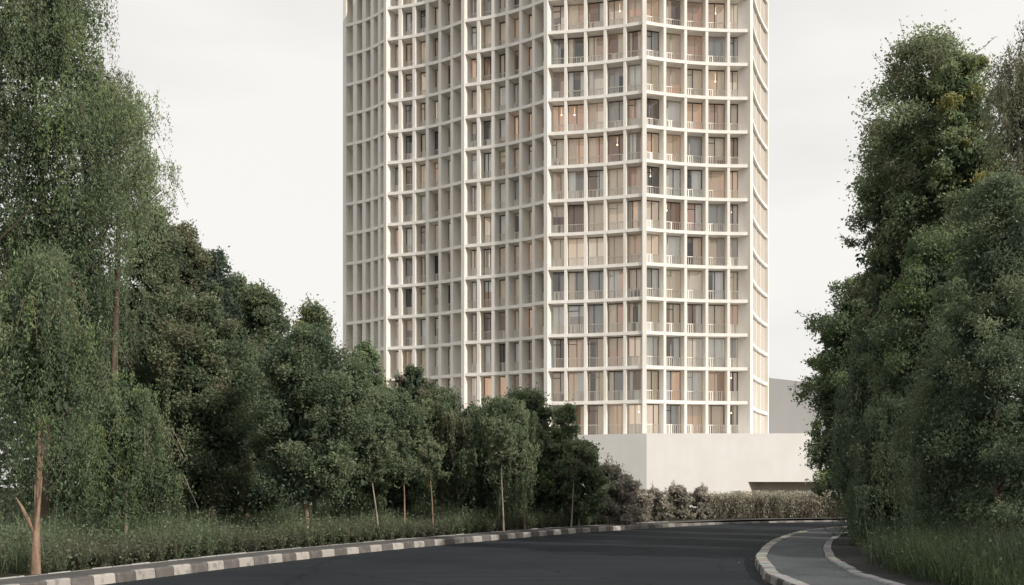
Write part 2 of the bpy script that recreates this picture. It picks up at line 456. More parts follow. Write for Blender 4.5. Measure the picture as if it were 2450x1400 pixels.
    if r.random() < (0.22 if sec in (3, 4) else 0.06):
        mb = MB(); cx, cz = x0 + w * r.uniform(0.3, 0.7), z1 - r.uniform(0.5, 0.8)
        box(mb, cx - 0.008, cx + 0.008, -0.808, -0.792, cz + 0.1, z1)
        rings = []
        for q in range(5):
            ph = math.pi * q / 4; rr = max(0.085 * math.sin(ph), 0.012); ring = []
            for j in range(8):
                an = 2 * math.pi * j / 8; ring.append(pt(cx + rr * math.cos(an), -0.8 + rr * math.sin(an), cz + 0.085 * math.cos(ph)))
            rings.append(ring)
        for q in range(4):
            for j in range(8): mb.poly([rings[q][j], rings[q + 1][j], rings[q + 1][(j + 1) % 8], rings[q][(j + 1) % 8]])
        out['lamp'] = (mb, 'lamp')
    return out

jobs = []
for i, s in enumerate(sections):
    for k in range(s['nb']):
        INS = INSET[i]
        if (i == 0 and k == 0) or i == 5: continue            # the open corner loggia
        W0 = s['pts'][k] - s['dir'][k] * INS; W1 = s['pts'][k + 1] - s['dir'][k + 1] * INS
        dep = 2.3 if i else 0.7
        R0 = s['pts'][k] - s['dir'][k] * (INS + dep); R1 = s['pts'][k + 1] - s['dir'][k + 1] * (INS + dep)
        wpx = abs(W1[0] / W1[1] - W0[0] / W0[1]) * F
        for f in range(len(ZS) - 1):
            z0 = max(ZS[f] + 0.16, Z0 + 0.003) + 0.002; z1 = ZS[f + 1] - 0.162
            ytop = HZ - (z1 - EYE) / W0[1] * F; ybot = HZ - (z0 - EYE) / W0[1] * F
            vis = max(0, min(ybot, 1400) - max(ytop, 0)) * wpx
            if i == 5: vis *= 0.1
            pxm = 1225 + W0[0] / W0[1] * F
            if ytop > 960 and pxm < 1385: vis *= 0.05
            jobs.append((vis, i, k, f, W0, W1, R0, R1, z0, z1))
jobs.sort(key=lambda j: -j[0])
rest = {}
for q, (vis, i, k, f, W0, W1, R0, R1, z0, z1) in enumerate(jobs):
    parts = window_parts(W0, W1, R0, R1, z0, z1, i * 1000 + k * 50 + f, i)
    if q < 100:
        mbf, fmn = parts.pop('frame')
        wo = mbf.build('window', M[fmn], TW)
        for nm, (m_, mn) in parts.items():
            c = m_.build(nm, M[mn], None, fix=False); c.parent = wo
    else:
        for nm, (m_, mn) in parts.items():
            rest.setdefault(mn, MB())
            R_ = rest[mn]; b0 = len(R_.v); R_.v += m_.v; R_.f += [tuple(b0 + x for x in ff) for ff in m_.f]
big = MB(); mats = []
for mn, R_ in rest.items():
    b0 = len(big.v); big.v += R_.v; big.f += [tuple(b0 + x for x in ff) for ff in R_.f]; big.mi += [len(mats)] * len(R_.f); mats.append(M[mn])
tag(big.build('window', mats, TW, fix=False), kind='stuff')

# ------------------------------------------------------------------ podium
PD = empty('podium_building', (12.6, 96, 0))
tag(PD, 'low blank cream podium block with angled corner at the foot of the tower', 'podium')
x0, y0 = gx(1547, 96), 96.0
rx0, rx1, rz = gx(1790, 96), gx(1790, 96) + 13.0, gz(1153, 96)
left = (-24.0, 96 + (x0 + 24) * 0.43)
mb = MB()
top = Z0
V = lambda x, y, z: (x, y, z)
mb.poly([V(left[0], left[1], -0.1), V(x0, y0, -0.1), V(x0, y0, top), V(*left, top)])
# right face in three pieces around the recess
mb.poly([V(x0, y0, -0.1), V(rx0, y0, -0.1), V(rx0, y0, rz), V(rx0, y0, top), V(x0, y0, top)])
mb.poly([V(rx0, y0, rz), V(rx1, y0, rz), V(rx1, y0, top), V(rx0, y0, top)])
mb.poly([V(rx1, y0, -0.1), V(48, y0, -0.1), V(48, y0, top), V(rx1, y0, top), V(rx1, y0, rz)])
mb.poly([V(48, y0, -0.1), V(48, 132, -0.1), V(48, 132, top), V(48, y0, top)])
mb.poly([V(*left, top), V(x0, y0, top), V(48, y0, top), V(48, 132, top), V(-24, 132, top)])
mb.poly([V(-24, 132, -0.1), V(*left, -0.1), V(*left, top), V(-24, 132, top)])
mb.poly([V(48, 132, -0.1), V(-24, 132, -0.1), V(-24, 132, top), V(48, 132, top)])
mb.build('wall', M['podium'], PD)
mb = MB(); dy = 2.6
mb.poly([V(rx0, y0, -0.1), V(rx0 + 1.5, y0 + dy, -0.1), V(rx0 + 1.5, y0 + dy, rz), V(rx0, y0, rz)])
mb.poly([V(rx0 + 1.5, y0 + dy, -0.1), V(rx1, y0 + dy, -0.1), V(rx1, y0 + dy, rz), V(rx0 + 1.5, y0 + dy, rz)])
mb.poly([V(rx1, y0 + dy, -0.1), V(rx1, y0, -0.1), V(rx1, y0, rz), V(rx1, y0 + dy, rz)])
mb.poly([V(rx0, y0, rz), V(rx0 + 1.5, y0 + dy, rz), V(rx1, y0 + dy, rz), V(rx1, y0, rz)])
mb.build('recess', M['recess'], PD)

GB = MB()
d1 = 117.5; gx0 = gx(1831, d1); zt = gz(903, d1)
pl = [(gx0, d1), (gx0 + 14, d1 + 12.0), (gx0 + 14, d1 + 24), (gx0 - 2, d1 + 24)]
GB.prism(pl, Z0 + 0.004, zt)
tag(GB.build('rear_block', M['greywall']), 'plain grey windowless block standing on the podium right of the tower', 'building')

# ------------------------------------------------------------------ vegetation
PAL = {
 'dark':   [(0.023, 0.034, 0.020), (0.042, 0.056, 0.031), (0.069, 0.084, 0.046)],
 'mid':    [(0.028, 0.042, 0.024), (0.056, 0.074, 0.038), (0.095, 0.115, 0.060)],
 'bright': [(0.036, 0.056, 0.022), (0.072, 0.104, 0.036), (0.125, 0.165, 0.060)],
 'olive':  [(0.038, 0.042, 0.026), (0.078, 0.080, 0.046), (0.135, 0.128, 0.080)],
 'brown':  [(0.050, 0.045, 0.034), (0.110, 0.095, 0.070), (0.190, 0.165, 0.125)],
 'yellow': [(0.040, 0.050, 0.018), (0.095, 0.100, 0.026), (0.190, 0.165, 0.040)],
 'blue':   [(0.020, 0.030, 0.023), (0.033, 0.046, 0.034), (0.054, 0.068, 0.049)],
 'shrub':  [(0.062, 0.056, 0.046), (0.120, 0.110, 0.090), (0.200, 0.188, 0.158)],
 'pale':   [(0.050, 0.072, 0.036), (0.100, 0.130, 0.064), (0.165, 0.200, 0.105)],
}

PSC = {'dark': 3.4, 'mid': 2.9, 'bright': 2.5, 'olive': 2.6, 'brown': 2.3, 'yellow': 2.6, 'blue': 3.0, 'pale': 2.4, 'shrub': 3.4}
def desat(c, k, f=0.17):
    g = sum(c) / 3
    return tuple((x * (1 - f) + g * f) * k for x in c)
PAL = {k: [desat(c, PSC[k] * (1.35, 1.08, 1.0)[j]) for j, c in enumerate(v)] for k, v in PAL.items()}  # darkest tones lifted most: haze over the shade put into leaf colour

def leaf_mesh(name, cen, axis, side, ln, wd, col, fold=0.25):
    n = len(cen)
    nor = np.cross(axis, side)
    a = cen - axis * (ln / 2)[:, None]; b = cen + axis * (ln / 2)[:, None]
    l = cen - axis * (ln * 0.08)[:, None] + side * (wd / 2)[:, None] + nor * (wd * fold)[:, None]
    r = cen - axis * (ln * 0.08)[:, None] - side * (wd / 2)[:, None] + nor * (wd * fold)[:, None]
    V = np.stack([a, r, b, l], 1).reshape(-1, 3).astype('f')
    me = bpy.data.meshes.new(name)
    me.vertices.add(4 * n); me.vertices.foreach_set('co', V.ravel())
    me.loops.add(4 * n); me.loops.foreach_set('vertex_index', np.arange(4 * n, dtype='i'))
    me.polygons.add(n); me.polygons.foreach_set('loop_start', np.arange(0, 4 * n, 4, dtype='i'))
    at = me.attributes.new('tint', 'FLOAT_COLOR', 'FACE')
    at.data.foreach_set('color', np.c_[np.clip(col, 0.004, 0.9), np.ones(n)].astype('f').ravel())
    me.update(calc_edges=True)
    return me

def unit(v): return v / np.maximum(np.linalg.norm(v, axis=1), 1e-6)[:, None]

def frames(rg, n, bias, k):
    """random leaf axes leaning to bias by k; sides perpendicular"""
    ax = unit(rg.normal(size=(n, 3)) + np.array(bias) * k)
    sd = unit(np.cross(ax, rg.normal(size=(n, 3))))
    return ax, sd

def palmix(rg, pal, t):
    p = np.array(PAL[pal]); t = np.clip(t, 0, 1) * 2
    c = np.where((t < 1)[:, None], p[0] + (p[1] - p[0]) * t[:, None], p[1] + (p[2] - p[1]) * (t - 1)[:, None])
    return c

def crown_profile(shape, t):
    if shape == 'round': return np.power(np.clip(np.sin(np.pi * np.clip(t * 0.86 + 0.12, 0, 1)), 0, 1), 0.55)
    if shape == 'cone': return np.clip(1.08 - t, 0, 1) ** 0.7 * np.clip(t * 5, 0, 1) ** 0.5
    if shape == 'column': return np.clip(np.sin(np.pi * np.clip(t * 0.9 + 0.09, 0, 1)), 0, 1) ** 0.35
    if shape == 'bush': return np.clip(1 - t ** 2.2, 0, 1) ** 0.5
    return np.ones_like(t)

def foliage(name, rg, base, r, zb, zt, n, leaf, pal, shape='round', style='leafy', nclump=None, pal2=None, ry=None, holes=0.0, gloss=0):
    """crown mesh: clumps of small leaf faces spread through an uneven volume"""
    ry = ry or r
    H = zt - zb
    nclump = nclump or int(max(40, 14 * H * r))
    t = rg.random(nclump) ** 0.9
    ang = rg.random(nclump) * 2 * np.pi
    lob = 1 + 0.16 * np.sin(ang * 3 + t * 9 + rg.random() * 6) + 0.12 * np.sin(ang * 5 - t * 14 + rg.random() * 6)
    rad = crown_profile(shape, t) * lob * np.sqrt(rg.random(nclump) * 0.75 + 0.25)
    rad = np.where(rg.random(nclump) < 0.35, rad * rg.random(nclump), rad)
    cc = np.c_[base[0] + rad * r * np.cos(ang), base[1] + rad * ry * np.sin(ang), zb + t * H]
    if shape != 'bush': cc[:, 2] -= (rad ** 2) * 0.06 * H * rg.random(nclump)
    csz = (0.13 + 0.22 * rg.random(nclump)) * min(r, H * 0.45) * 0.9
    cw = csz ** 1.4; cw /= cw.sum()
    ctone = np.clip(rg.normal(0.40, 0.20, nclump) + 0.16 * (t - 0.5), 0, 1)
    p2 = rg.random(nclump) < 0.22
    idx = rg.choice(nclump, n, p=cw)
    dirs = unit(rg.normal(size=(n, 3)))
    rr = rg.random(n) ** 0.45
    stray = rg.random(n) < 0.16
    rr = np.where(stray, rr * (1.2 + 0.9 * rg.random(n)), rr)
    offs = dirs * (rr * csz[idx])[:, None]
    if style == 'weep':
        # strands that hang from the clump: same x,y, different drop
        ns = max(8, n // 34)
        sidx = rg.choice(nclump, ns, p=cw)
        sxy = rg.normal(size=(ns, 2)) * csz[sidx][:, None] * 0.62
        slen = (0.5 + rg.random(ns) ** 1.5 * 1.7) * min(1.9, 0.16 * H + 0.5)
        k = rg.integers(0, ns, n)
        drop = rg.random(n)
        cen = np.c_[cc[sidx[k], 0] + sxy[k, 0] * (1 + drop * 0.10), cc[sidx[k], 1] + sxy[k, 1] * (1 + drop * 0.1), cc[sidx[k], 2] + csz[sidx[k]] * 0.5 - drop * slen[k]]
        cen += rg.normal(size=(n, 3)) * np.array([0.045, 0.045, 0.03])
        idx = sidx[k]
        ax, sd = frames(rg, n, (0, 0, -1), 1.6)
    else:
        offs[:, 2] *= 0.8
        cen = cc[idx] + offs
        ax, sd = frames(rg, n, (0, 0, -0.3) if style == 'leafy' else (0, 0, 0.9), 0.7)
        # leaves lie mostly flat, shedding light from above
    hgt = offs[:, 2] / np.maximum(csz[idx], 1e-3) if style != 'weep' else (0.4 - drop)
    out = np.hypot((cen[:, 0] - base[0]) / r, (cen[:, 1] - base[1]) / ry)
    tone = ctone[idx] + 0.13 * hgt + 0.10 * (out - 0.6) + rg.normal(0, 0.15, n) + (rg.random(n) < 0.025) * 0.7  # last term: a few leaves tinted pale as painted glints
    col = palmix(rg, pal, tone)
    if shape == 'bush': tone = tone + 0.28
    if pal2:
        c2 = palmix(rg, pal2, tone + 0.05); m_ = p2[idx] ^ (rg.random(n) < 0.10); col = np.where(m_[:, None], c2, col)
    col *= rg.uniform(0.8, 1.2, n)[:, None]
    ln = leaf * rg.uniform(0.6, 1.35, n); wd = ln * (0.30 if style == 'weep' else 0.46)
    cen[:, 2] = np.maximum(cen[:, 2], 0.2)
    # leafy twigs that break the outline
    nsp = max(14, int(9 * math.sqrt(H * r))); per = 16
    twigs = []
    if True:
        si = rg.choice(nclump, nsp, p=np.clip(rad, 0.05, None) ** 1.5 * (0.4 + t) / (np.clip(rad, 0.05, None) ** 1.5 * (0.4 + t)).sum())
        sd0 = np.c_[cc[si, 0] - base[0], cc[si, 1] - base[1], np.zeros(nsp)]; sd0 = unit(sd0) * (0.4 + 0.9 * rad[si])[:, None]
        sd0[:, 2] = np.where(t[si] > 0.55, 1.1 * t[si], 0.25) if style != 'weep' else 0.35
        sd0 = unit(sd0 + rg.normal(0, 0.35, (nsp, 3)))
        sl = (csz[si] * 1.3 + 0.10 * min(r, 3) + 0.12 * rg.random(nsp)) * rg.uniform(0.7, 1.35, nsp)
        q = np.repeat(np.arange(nsp), per); f = np.tile(np.linspace(0.25, 1, per), nsp)
        sc = cc[si[q]] + sd0[q] * (sl[q] * f)[:, None] + rg.normal(0, 0.055, (nsp * per, 3))
        if style == 'weep': sc[:, 2] -= (f ** 2) * sl[q] * 1.5
        for w_ in range(nsp):
            p0, p1 = cc[si[w_]], cc[si[w_]] + sd0[w_] * sl[w_]
            pm = (p0 + p1) / 2
            if style == 'weep': pm = pm - np.array((0, 0, sl[w_] * 0.37)); p1 = p1 - np.array((0, 0, sl[w_] * 1.5))
            twigs.append((tuple(p0), tuple(pm), tuple(p1)))
        sax = unit(sd0[q] + rg.normal(0, 0.6, (nsp * per, 3))); ssd = unit(np.cross(sax, rg.normal(size=(nsp * per, 3))))
        sln = leaf * rg.uniform(0.7, 1.3, nsp * per)
        scol = palmix(rg, pal, 0.55 + rg.normal(0, 0.15, nsp * per))
        cen = np.r_[cen, sc]; ax = np.r_[ax, sax]; sd = np.r_[sd, ssd]; ln = np.r_[ln, sln]; wd = np.r_[wd, sln * 0.4]; col = np.r_[col, scol]
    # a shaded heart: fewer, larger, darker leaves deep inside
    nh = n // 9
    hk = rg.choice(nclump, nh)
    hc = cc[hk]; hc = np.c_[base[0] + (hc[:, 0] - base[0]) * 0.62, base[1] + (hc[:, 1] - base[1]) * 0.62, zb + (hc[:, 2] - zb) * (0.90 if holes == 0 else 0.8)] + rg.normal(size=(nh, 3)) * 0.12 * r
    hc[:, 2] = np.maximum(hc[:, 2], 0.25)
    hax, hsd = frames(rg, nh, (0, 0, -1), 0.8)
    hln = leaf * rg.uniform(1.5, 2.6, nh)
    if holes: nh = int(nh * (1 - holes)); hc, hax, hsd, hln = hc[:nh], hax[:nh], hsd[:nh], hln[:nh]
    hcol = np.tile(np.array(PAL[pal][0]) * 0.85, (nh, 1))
    me = leaf_mesh(name, np.r_[cen, hc], np.r_[ax, hax], np.r_[sd, hsd], np.r_[ln, hln], np.r_[wd, hln * 0.5], np.r_[col, hcol])
    return me, cc, twigs

def tree(label, px, d, top, rpx, bot, n, pal, shape='round', style='leafy', bark='bark_dark', seed=1, leaf=None, pal2=None,
         group='trees along the road', name='broadleaf_tree', cat='tree', trunk_r=None, holes=0.0, nclump=None, fork=False, lean=0.0, limbs=9, ry=None):
    rg = np.random.default_rng(seed); r_ = random.Random(seed)
    X = gx(px, d); base = (X, d)
    zt = gz(top, d); zb = max(gz(bot, d), 0.25); r = rpx / F * d
    root = tag(empty(name, (X, d, 0.15)), label, cat, group)
    leaf = leaf or 0.0033 * d
    leaf = min(max(leaf, 0.075), 0.2); n = int(n * 1.45)
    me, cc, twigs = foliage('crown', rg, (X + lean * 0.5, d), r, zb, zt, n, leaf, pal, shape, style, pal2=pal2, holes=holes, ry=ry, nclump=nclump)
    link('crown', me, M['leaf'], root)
    mb = MB()
    tr = trunk_r or max(0.05, 0.011 * zt)
    zz = 0.13 ; zt2 = zb + (zt - zb) * 0.86
    pts = []; K = 9; wob = [r_.uniform(-1, 1) for _ in range(4)]
    for k in range(K):
        f = k / (K - 1); z = zz + (zt2 - zz) * f
        pts.append((X + lean * f + 0.05 * (zt - zz) * 0.3 * (math.sin(f * 5 + wob[0] * 3) - math.sin(wob[0] * 3)) * f, d + 0.02 * zt * math.sin(f * 4 + wob[1] * 3) * f, z))
    rad = [tr * (1 - 0.82 * (k / (K - 1))) * (1.25 if k == 0 else 1) for k in range(K)]
    if fork:
        zf = gz(1265, d); rad = [q if p[2] < zf + 0.1 else q * 0.62 for p, q in zip(pts, rad)]
    mb.tube(pts, rad, 9)
    def on_trunk(f):
        q = f * (K - 1); i = min(int(q), K - 2); g = q - i
        return Vector(pts[i]).lerp(Vector(pts[i + 1]), g), rad[i] * (1 - g) + rad[i + 1] * g
    ids = list(range(len(cc))); r_.shuffle(ids)
    for j in ids[:limbs * 3]:
        tgt = Vector(cc[j]); 
        f = min(0.95, max(0.12, (tgt.z - zz - 0.35 * math.hypot(tgt.x - X, tgt.y - d) * 1.6) / (zt2 - zz)))
        s, sr = on_trunk(f)
        mid = s.lerp(tgt, 0.5) + Vector((r_.uniform(-.1, .1), r_.uniform(-.1, .1), -0.12)) * r
        tip = s.lerp(tgt, 1.1)
        mb.tube([s, mid, tgt, tip], [sr * 0.55, sr * 0.36, max(0.012, sr * 0.16), 0.006], 5)
    tw = 0.00022 * d
    for q in twigs: mb.tube(q, [tw * 1.7, tw * 1.2, tw * 0.7], 3)
    if fork:
        s = Vector(pts[0]); zf = gz(1265, d)
        for tx, ty, tz, rr in fork:
            e = Vector((gx(tx, d), d + tz, gz(ty, d))); s2 = Vector((X, d, zf))
            mb.tube([s2 - Vector((0, 0, 0.12)), s2.lerp(e, 0.35) + Vector((0, 0, -0.06)), s2.lerp(e, 0.7), e], [rr, rr * 0.85, rr * 0.55, rr * 0.16], 7)
    mb.build('trunk', M[bark], root, smooth=True)
    return root

LG = 'trees on the left side of the road'
T = tree
# -- left side, nearest first
T('slim brown-trunked tree forking low at the footpath edge, far left', 85, 20.9, 600, 150, 985, 15000, 'mid', 'round', 'weep', 'bark', 11, pal2='bright', group=LG, trunk_r=0.09, holes=0.3, leaf=0.09,
  fork=[(32, 1190, 0.1, 0.055), (112, 1140, -0.2, 0.048), (62, 1150, 0.4, 0.03), (97, 1080, 0.1, 0.04)])
T('tallest weeping tree at upper left, cut off by the top of the photo', 100, 31, -110, 225, 640, 52000, 'mid', 'column', 'weep', 'bark_dark', 12, pal2='bright', group=LG, name='weeping_tree', limbs=16, nclump=170)
T('weeping tree crossing the left edge of the photo, only its right half in view', -120, 29, -220, 200, 850, 30000, 'dark', 'column', 'weep', 'bark_dark', 13, pal2='olive', group=LG, name='weeping_tree')
T('thin drooping tree with sparse brownish twigs on the right flank of the tallest weeping tree', 270, 33, 175, 138, 520, 24000, 'pale', 'round', 'weep', 'bark_dark', 14, pal2='brown', group=LG, name='weeping_tree', holes=0.9, limbs=14, nclump=46)
T('broad shadowy tree filling the lower left below the weeping crowns', 170, 35, 545, 210, 1215, 52000, 'dark', 'round', 'weep', 'bark_dark', 15, pal2='mid', group=LG)
T('bushy tree with feathery right edge stepping down from the drooping tree', 362, 38, 505, 105, 1100, 33000, 'mid', 'round', 'leafy', 'bark_dark', 16, pal2='olive', group=LG)
T('tree with white-flecked pale trunk in the shade at lower left', 300, 28.5, 900, 115, 1215, 17000, 'mid', 'round', 'weep', 'bark_pale', 17, pal2='bright', group=LG)
T('feathery grey-green tree between the bushy one and the pointed blue-green one', 432, 40, 545, 84, 1100, 24000, 'olive', 'round', 'leafy', 'bark_dark', 34, pal2='mid', group=LG)
T('dull green tree wedged right behind the pointed blue-green tree', 566, 46, 668, 70, 1120, 19000, 'mid', 'round', 'leafy', 'bark_dark', 35, pal2='dark', group=LG)
T('blue-green tree with a pointed open crown, next right of the feathery tree', 508, 43, 612, 82, 1050, 25000, 'blue', 'round', 'leafy', 'bark_dark', 18, pal2='mid', group=LG)
T('dense rounded dark tree between the pointed blue-green tree and the spire-topped tree', 628, 44, 690, 92, 1130, 30000, 'dark', 'round', 'leafy', 'bark_dark', 19, pal2='mid', group=LG)
T('tree topped by a slim yellowish spire left of the tower', 752, 47, 742, 92, 1080, 26000, 'dark', 'cone', 'leafy', 'bark_dark', 20, pal2='yellow', group=LG)
T('pale light-green tree rising just in front of the left foot of the tower', 868, 55, 832, 62, 1100, 16000, 'pale', 'round', 'leafy', 'bark_dark', 21, pal2='mid', group=LG)
T('olive-grey tree with a crooked reddish limb in the lower left thicket', 470, 35, 725, 130, 1210, 38000, 'mid', 'round', 'leafy', 'bark', 22, pal2='olive', group=LG, lean=0.5)
T('dark full-crowned tree on a thin leaning trunk at the footpath edge', 735, 32.5, 795, 125, 1180, 40000, 'dark', 'round', 'leafy', 'bark', 23, pal2='mid', group=LG, trunk_r=0.07)
T('low dark green tree below the pale light-green tree', 850, 40, 868, 95, 1215, 26000, 'mid', 'round', 'leafy', 'bark', 24, pal2='dark', group=LG)
T('small dark round-headed tree poking up against the second bay of the tower', 985, 47, 878, 52, 1020, 11000, 'dark', 'round', 'leafy', 'bark_dark', 25, pal2='brown', group=LG)
T('mid-green tree under the small round-headed tree, on a slanting stem', 935, 42, 945, 105, 1205, 24000, 'mid', 'round', 'leafy', 'bark', 26, pal2='dark', group=LG, lean=-0.3)
T('streaky green tree with twin reddish stems in the middle of the thicket', 1055, 43.5, 938, 85, 1150, 21000, 'mid', 'round', 'weep', 'bark', 27, pal2='olive', group=LG)
T('green tree with long bare pale stem close to the kerb, left of the podium', 1195, 42.5, 965, 95, 1165, 24000, 'mid', 'round', 'weep', 'bark_pale', 28, pal2='dark', group=LG, trunk_r=0.06)
T('bright-topped tree in front of the dark line at the tower middle', 1265, 47, 945, 98, 1240, 25000, 'mid', 'round', 'leafy', 'bark_dark', 29, pal2='bright', group=LG)
T('brownish thin-leaved tree at the right end of the thicket, beside the podium wall', 1352, 46.5, 978, 52, 1230, 13000, 'pale', 'round', 'leafy', 'bark_pale', 30, pal2='brown', group=LG, holes=0.3)
T('low spreading tree with pale forked stems at the right tip of the thicket', 1385, 45.5, 1060, 66, 1225, 13000, 'pale', 'round', 'leafy', 'bark_pale', 31, pal2='olive', group=LG)
T('shaded tree tucked between the crooked-limbed tree and the leaning-trunk tree', 590, 38, 840, 110, 1215, 26000, 'dark', 'round', 'leafy', 'bark', 32, pal2='blue', group=LG)
T('young leafy tree in the gap left of the bare pale stem', 1120, 44, 985, 80, 1200, 16000, 'dark', 'round', 'leafy', 'bark', 33, pal2='mid', group=LG)

SAP = [(908, 34.6, 'slim slanting sapling with pale stem at the footpath, right of the leaning-trunk tree', 'bark_pale', 0.35),
       (968, 36.2, 'straight thin brown sapling at the footpath in front of the mid thicket', 'bark', 0.05),
       (1036, 37.6, 'reddish young tree in front of the streaky green tree', 'bark', 0.1),
       (1205, 40.2, 'tallest sapling, with a bare pale stem standing right at the kerbside path', 'bark_pale', 0.05),
       (1256, 41.6, 'thin leaning sapling just right of the tallest sapling', 'bark', 0.25),
       (1366, 44.2, 'multi-stemmed pale sapling next to the large rounded shrub', 'bark_pale', -0.3)]
for k_, (px, d, lb, bk, ln_) in enumerate(SAP):
    T(lb, px, d, 1010 + 25 * (k_ % 3), 34, 1150, 1500, 'mid', 'round', 'leafy', bk, 140 + k_, pal2='olive', group='saplings along the left footpath', name='sapling', trunk_r=0.038, holes=0.8, lean=-ln_, limbs=4)
RG = 'trees on the right side of the road'
T('tall tree with a double top, highest on the right side', 2212, 36, 108, 148, 660, 50000, 'pale', 'column', 'leafy', 'bark_dark', 51, pal2='olive', group=RG, limbs=18, holes=0.6)
T('yellow-green sunlit tree just right of the double-topped tree', 2310, 34, 135, 95, 760, 34000, 'pale', 'column', 'leafy', 'bark_dark', 52, pal2='yellow', group=RG)
T('thin-topped dark tree cut off by the right edge of the photo', 2455, 28, 60, 88, 640, 20000, 'olive', 'column', 'weep', 'bark_dark', 53, pal2='dark', group=RG, holes=0.4)
T('wide tree forming the left flank of the right-hand trees, halfway up', 2140, 37, 300, 98, 1000, 40000, 'mid', 'round', 'leafy', 'bark_dark', 54, pal2='olive', group=RG)
T('outermost low tree reaching left over the grey rear block', 2035, 42, 675, 108, 1165, 34000, 'mid', 'column', 'leafy', 'bark_dark', 55, pal2='bright', group=RG)
T('deep shadowed tree at right, nearest of the right-hand trees', 2390, 25, 430, 165, 1290, 46000, 'dark', 'round', 'leafy', 'bark_dark', 56, pal2='mid', group=RG)
T('bright-flecked middle tree below the sunlit tree on the right', 2230, 32, 560, 130, 1240, 42000, 'mid', 'round', 'leafy', 'bark_dark', 57, pal2='bright', group=RG)
T('low dark tree over the bend of the right footpath', 2085, 37, 790, 95, 1240, 34000, 'dark', 'round', 'weep', 'bark_dark', 58, pal2='blue', group=RG)
T('bottom tree of the right bank, crown brushing the tall grass', 2130, 31, 960, 100, 1265, 26000, 'dark', 'round', 'weep', 'bark_dark', 59, pal2='dark', group=RG)
T('black-green tree behind the tall grass at lower right', 2290, 27, 820, 150, 1290, 30000, 'dark', 'round', 'weep', 'bark_dark', 60, pal2='dark', group=RG)

# -- shrubs along the far kerb
def shrub(label, px, d, top, rpx, n, pal, pal2, seed, group='shrubs along the far kerb', ry=None, bot=1258):
    return tree(label, px, d, top, rpx, bot, n, pal, 'bush', 'up', 'bark_pale', seed, leaf=0.15, pal2=pal2, group=group, name='shrub', cat='shrub', trunk_r=0.03, limbs=9, holes=0.5, ry=ry)
shrub('large rounded shrub spilling to the kerb below the podium corner', 1458, 48.6, 1118, 66, 16000, 'shrub', 'olive', 71)
shrub('low grey-brown shrub right of the large rounded one', 1518, 51.6, 1156, 42, 7500, 'shrub', 'brown', 72)
shrub('small mounded shrub in front of the podium corner edge', 1566, 54.6, 1174, 42, 7000, 'shrub', 'brown', 73)
shrub('mounded shrub with a spiky tip before the cream podium face', 1622, 56.8, 1168, 44, 7500, 'shrub', 'olive', 74)
shrub('shrub joining the left end of the long hedge', 1680, 58.3, 1172, 44, 7500, 'shrub', 'brown', 75)
# long hedge
rg = np.random.default_rng(80)
HY = 59.2
HD = tag(empty('hedge', (gx(1860, HY), HY, 0.15)), 'long loose brown hedge between the road bend and the podium recess', 'hedge')
cen = []; n = 42000
kc = 190; cx_ = rg.uniform(gx(1690, HY), gx(2150, HY), kc); ch_ = rg.uniform(1.05, 1.62, kc); cy_ = HY + rg.normal(0, 0.28, kc)
kk = rg.integers(0, kc, n); fz = rg.random(n) ** 0.7
zz = 0.15 + ch_[kk] * fz; xs = cx_[kk] + rg.normal(0, 0.20, n) * (0.5 + 0.9 * fz); yy = cy_[kk] + rg.normal(0, 0.16, n)
ax, sd = frames(rg, n, (0, 0, 1), 0.9)
tone = 0.25 + 0.35 * (zz / 1.45) + rg.normal(0, 0.2, n)
col = np.where((rg.random(n) < 0.30)[:, None], palmix(rg, 'olive', tone), palmix(rg, 'shrub', tone) * np.array((0.80, 0.80, 0.78)))
ln = rg.uniform(0.07, 0.16, n); col = col * rg.uniform(0.9, 1.6, n)[:, None]
link('foliage', leaf_mesh('foliage', np.c_[xs, yy, zz], ax, sd, ln, ln * 0.45, col), M['leaf'], HD)
mb = MB()
for k in range(200):
    x = gx(1700, HY) + (gx(2150, HY) - gx(1700, HY)) * rnd.random(); y = HY + rnd.uniform(-.6, .3)
    mb.tube([(x, y, 0.13), (x + rnd.uniform(-.1, .1), y, 0.9), (x + rnd.uniform(-.25, .25), y + rnd.uniform(-.2, .2), 1.38 + rnd.uniform(-.2, .22))], [0.02, 0.014, 0.005], 4)
mb.build('stems', M['bark_dark'], HD)

